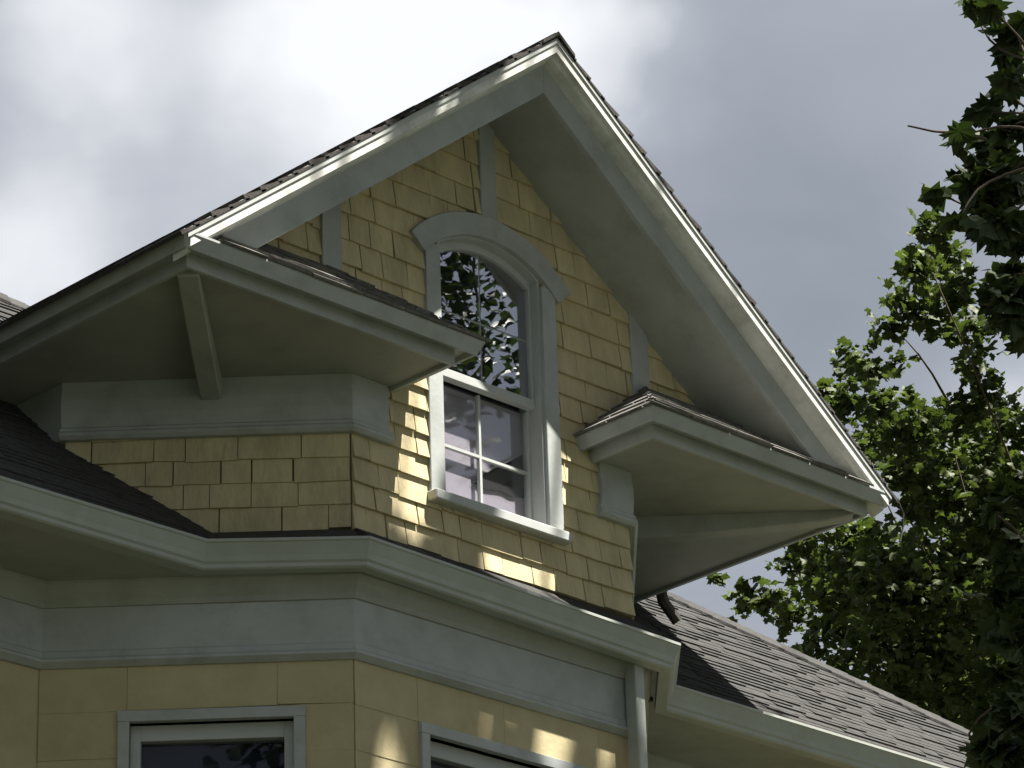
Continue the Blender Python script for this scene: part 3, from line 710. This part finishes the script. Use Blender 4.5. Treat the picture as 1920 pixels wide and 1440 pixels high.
# tree behind the house on the right ------------------------------------------
FT = np.array((12.6, 5.2, -ZO))
far = empty('maple_tree', (FT[0], FT[1], 0), 'sunlit green maple tree rising behind the roof on the right', 'tree')
trunk_top = np.array((12.8, 5.3, 3.0))
MB().tube([FT+(0, 0, -.2), FT+(0, 0, .5), FT+(.1, 0, 4), FT+(.05, .1, 8), trunk_top, trunk_top+(.3, .1, 4)], [.42, .33, .28, .23, .17, .07], 10).build('trunk', 'bark', far, smooth=True)
FB = [(1758,438,34),(1722,500,36),(1768,498,40),(1800,532,34),(1702,566,38),(1668,612,26),(1738,592,34),(1772,618,26),(1640,640,14),(1830,622,36),(1826,682,30),(1782,560,26),
      (1580,660,18),(1600,692,30),(1642,696,26),(1684,684,18),(1546,736,24),(1590,758,30),(1650,760,40),(1708,738,15),(1640,822,44),(1700,806,52),(1760,790,36),(1838,722,34),
      (1800,790,42),(1862,776,46),(1902,810,38),(1612,856,34),(1700,876,50),(1770,870,50),(1840,860,56),(1900,900,56),(1560,800,18),(1756,940,48),(1820,940,64),(1720,960,34),(1900,980,70),
      (1502,1012,30),(1480,1052,26),(1402,1110,22),(1396,1140,16),(1440,1122,26),(1482,1150,34),(1550,1060,54),(1600,1120,64),(1560,1182,44),(1610,1010,50),(1655,1040,50),(1700,1080,70),(1650,1200,64),
      (1750,1180,74),(1722,1290,60),(1800,1050,80),(1800,1250,84),(1870,1150,74),(1860,1330,60),(1520,1210,26),(1590,1250,30),(1660,1290,34),(1760,1340,44),(1350,1082,9),(1910,1080,60),(1905,1240,60),(1905,1400,40),(1540,970,16),(1590,940,14),(1680,1130,60),(1740,1240,70),(1830,1180,70),(1620,1080,50),(1560,1120,50),(1700,1210,60),(1790,1320,60),(1850,1080,70),(1850,1000,60),(1760,1110,60),(1840,1290,60),(1690,1320,30),(1750,1375,30),(1800,1395,30)]
far_pos = []; limbs = []
for (px, py, r) in FB:
    dist = RNG.uniform(28.0, 32.5); c0 = unproject(px, py, dist); rw = r*dist/FPX
    n = int(max(8, 8.0*math.pi*r*r/400))
    far_pos.append(c0+RNG.normal(size=(n, 3))*rw*np.array((.62, .62, .52)))
    limbs.append((c0, rw))
    if r > 45:        # deeper leaves behind the front ones
        c1 = unproject(px, py, dist+2.0); far_pos.append(clump(c1, rw*1.2, int(n*.6)))
far_pos = np.concatenate(far_pos)
# rest of its crown, outside the picture
rest = []
cc = np.array((13.6, 4.2, 4.0)); RR = np.array((5.6, 5.6, 6.5))
while len(rest) < 260:
    d = RNG.normal(size=3); d /= np.linalg.norm(d); p = cc+d*RR*RNG.uniform(.35, 1)**.6
    if in_frame(p[None], 130)[0]: continue
    rest.append(p)
rest_pos = np.concatenate([clump(p, .62, 46) for p in rest])
rest_pos = rest_pos[~in_frame(rest_pos, 0)]
for i, (c0, rw) in enumerate(limbs):
    if rw > .12 and i % 4 == 0:
        st = trunk_top+np.array((0, 0, RNG.uniform(-3.5, 2.5)))
        limb(far, st+np.array((.4, .6, 0)), c0+np.array((.35, .35, -.1)), .032, .005, sag=-.06)
lm = single_leaf('leaf'); lm.materials.append(M['leaf'])
order = np.argsort(np.linalg.norm(far_pos-CAM, axis=1)); vis = order[in_frame(far_pos[order], -5, 1435)]
part = vis[:300]; mask = np.ones(len(far_pos), bool); mask[part] = False
place_leaves(far, far_pos[part], .110, 'leaf', lm)
o = link('crown', leaves_mesh('crown', far_pos[mask], .108), 'leaf', far); o['kind'] = 'stuff'
o = link('crown', leaves_mesh('crown', rest_pos, .2, False), 'leaf', far); o['kind'] = 'stuff'

# tree in front of the house; its hanging boughs come in at the right edge of the picture
NT = np.array((2.6, -10.2, -ZO))
near = empty('maple_tree', (NT[0], NT[1], 0), 'near maple whose dark leafy boughs hang in along the right edge', 'tree')
nt_top = np.array((2.4, -9.2, 6.5))
MB().tube([NT+(0, 0, -.2), NT+(0, 0, .6), NT+(.1, .2, 5), NT+(.3, .8, 10), nt_top, nt_top+(.3, .5, 4)], [.55, .42, .36, .3, .22, .08], 12).build('trunk', 'bark', near, smooth=True)
NB = [(1822,8,22,1),(1858,14,16,1),(1904,58,34,2),(1896,100,26,2),(1908,150,22,1),(1888,160,14,1),(1842,212,26,1),(1802,256,26,1),(1850,282,40,2),(1900,236,34,2),(1822,330,36,2),(1868,350,52,3),
      (1905,330,46,3),(1756,360,15,1),(1860,420,42,3),(1908,430,46,3),(1800,410,24,1),(1882,520,40,2),(1912,560,48,3),(1884,590,30,2),(1912,618,24,1),
      (1900,940,38,2),(1908,1040,44,2),(1885,1120,36,2),(1908,1180,46,3),(1888,1260,40,2),(1912,1320,52,3),(1866,1340,34,2),(1880,1410,50,3),(1846,1420,26,1),(1860,960,18,1)]
near_pos = []; nl = []
for (px, py, r, dens) in NB:
    dist = RNG.uniform(11.2, 12.8); c0 = unproject(px, py, dist); rw = r*dist/FPX
    near_pos.append(clump(c0, rw, int(max(3, dens*2.0*math.pi*r*r/1300)))); nl.append(c0)
near_pos = np.concatenate(near_pos)
lmn = single_leaf('leaf'); lmn.materials.append(M['leaf_near'])
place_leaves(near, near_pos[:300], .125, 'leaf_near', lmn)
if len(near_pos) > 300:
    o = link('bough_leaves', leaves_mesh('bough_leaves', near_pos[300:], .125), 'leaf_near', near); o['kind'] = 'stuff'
# boughs outside the frame feeding the hanging sprays
hub_a = unproject(2050, 250, 11.6); hub_b = unproject(2060, 1150, 11.6); hub_c = unproject(2040, 560, 11.8)
st = NT+(.2, .6, 8.0)
limb_pts = []
for hb in (hub_a, hub_b, hub_c): limb_pts.append(limb(near, st+RNG.normal(size=3)*.2, hb, .085, .015, sag=.08))
for c0 in nl:
    hb = min((hub_a, hub_b, hub_c), key=lambda h: np.linalg.norm(h-c0)); limb(near, hb, c0, .009, .003, sag=.03, seg=5)
limb(near, unproject(1850, 262, 11.9), unproject(1702, 236, 11.9), .007, .003, 'twig', 0.0, 5)
spray = np.concatenate([clump(p+RNG.normal(size=3)*.35, .5, 50) for pts in limb_pts for p in pts[3:-2]])
spray = spray[~in_frame(spray, 12)]
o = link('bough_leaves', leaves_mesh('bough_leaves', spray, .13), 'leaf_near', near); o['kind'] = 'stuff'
# high crown between the sun and the gable; gaps let the sun through where the photograph shows it
LOBES = [((0.2, -5.6, 9.2), (4.3, 4.4, 4.4), 540), ((4.6, -12.0, 8.2), (7.0, 6.2, 5.2), 520), ((-3.5, -15.0, 9.5), (5.5, 5.0, 4.0), 260)]
S = np.array(SUN)
LIT = [((-2.35, -.58, .05), .30), ((-2.0, -.58, .32), .26), ((-1.55, -.58, .68), .30), ((-.8, -.58, 1.25), .10), ((-.3, -.58, 1.65), .12),
       ((-.55, 0, -.25), .30), ((-.6, 0, -.5), .14), ((.25, -.05, -.66), .34), ((.2, 0, -.9), .28), ((.45, 0, -.55), .28), ((0, 0.05, -.5), .2),
       ((1.3, -.4, .05), .4), ((1.9, -.45, .05), .4), ((2.4, -.5, 0), .3), ((.3, -.6, 1.7), .28), ((.75, -.6, 1.3), .28), ((1.2, -.6, .98), .28), ((1.6, -.6, .65), .28), ((2.05, -.6, .32), .28),
       ((-.82, 0, -2.40), .15), ((.5, -.25, -1.13), .16), ((.93, -.13, -1.9), .05)]
hi_c = []
for cc, RR, cnt in LOBES:
    cc = np.array(cc); RR = np.array(RR); k = 0
    while k < cnt:
        d = RNG.normal(size=3); d /= np.linalg.norm(d); p = cc+d*RR*RNG.uniform(.1, 1)**.45
        k += 1
        if in_frame(p[None], 150)[0]: continue
        hi_c.append(p)
hi_pos = np.concatenate([clump(p, .75, 72) for p in hi_c])
keep = ~in_frame(hi_pos, 10)
for (q, r) in LIT:
    v = hi_pos-np.array(q); dist = np.linalg.norm(np.cross(v, S), axis=1); keep &= dist > r
hi_pos = hi_pos[keep]
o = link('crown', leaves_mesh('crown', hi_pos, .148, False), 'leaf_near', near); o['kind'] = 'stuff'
for p in hi_c[::14]: limb(near, nt_top+np.array((0, 0, RNG.uniform(-4, 3))), p, .07, .012, sag=.05, seg=5)
# two unseen maples, added to shade house and yard from left and behind
for (bx_, by_), cc, RR, cnt, lab in (((-13.5, 3.0), (-12.0, 0.6, 3.0), (4.8, 5.0, 6.5), 320, 'unseen maple added left of the house to shade it'),
                                 ((-19.5, -19.0), (-19.0, -18.5, 3.0), (6.0, 6.0, 6.0), 200, 'unseen maple added behind the viewer to shade the yard')):
    yt = empty('maple_tree', (bx_, by_, 0), lab, 'tree', 'added maples shading the yard')
    MB().tube([(bx_, by_, -ZO-.2), (bx_, by_, -ZO+.5), (bx_+.1, by_, -4), (bx_+.3, by_-.3, 2), tuple(cc)], [.5, .38, .32, .24, .1], 10).build('trunk', 'bark', yt, smooth=True)
    cs_ = []
    while len(cs_) < cnt:
        d = RNG.normal(size=3); d /= np.linalg.norm(d); p = np.array(cc)+d*np.array(RR)*RNG.uniform(.2, 1)**.45
        if not in_frame(p[None], 200)[0]: cs_.append(p)
    lp = np.concatenate([clump(p, .85, 42) for p in cs_]); lp = lp[~in_frame(lp, 40)]
    o = link('crown', leaves_mesh('crown', lp, .24, False), 'leaf_near', yt); o['kind'] = 'stuff'
    for p in cs_[::16]: limb(yt, (bx_+.2, by_-.2, RNG.uniform(-3, 2)), p, .08, .012, sag=.05, seg=5)
print('far leaves', len(far_pos), 'rest', len(rest_pos), 'near', len(near_pos), 'high', len(hi_pos), 'objects', len(bpy.data.objects))
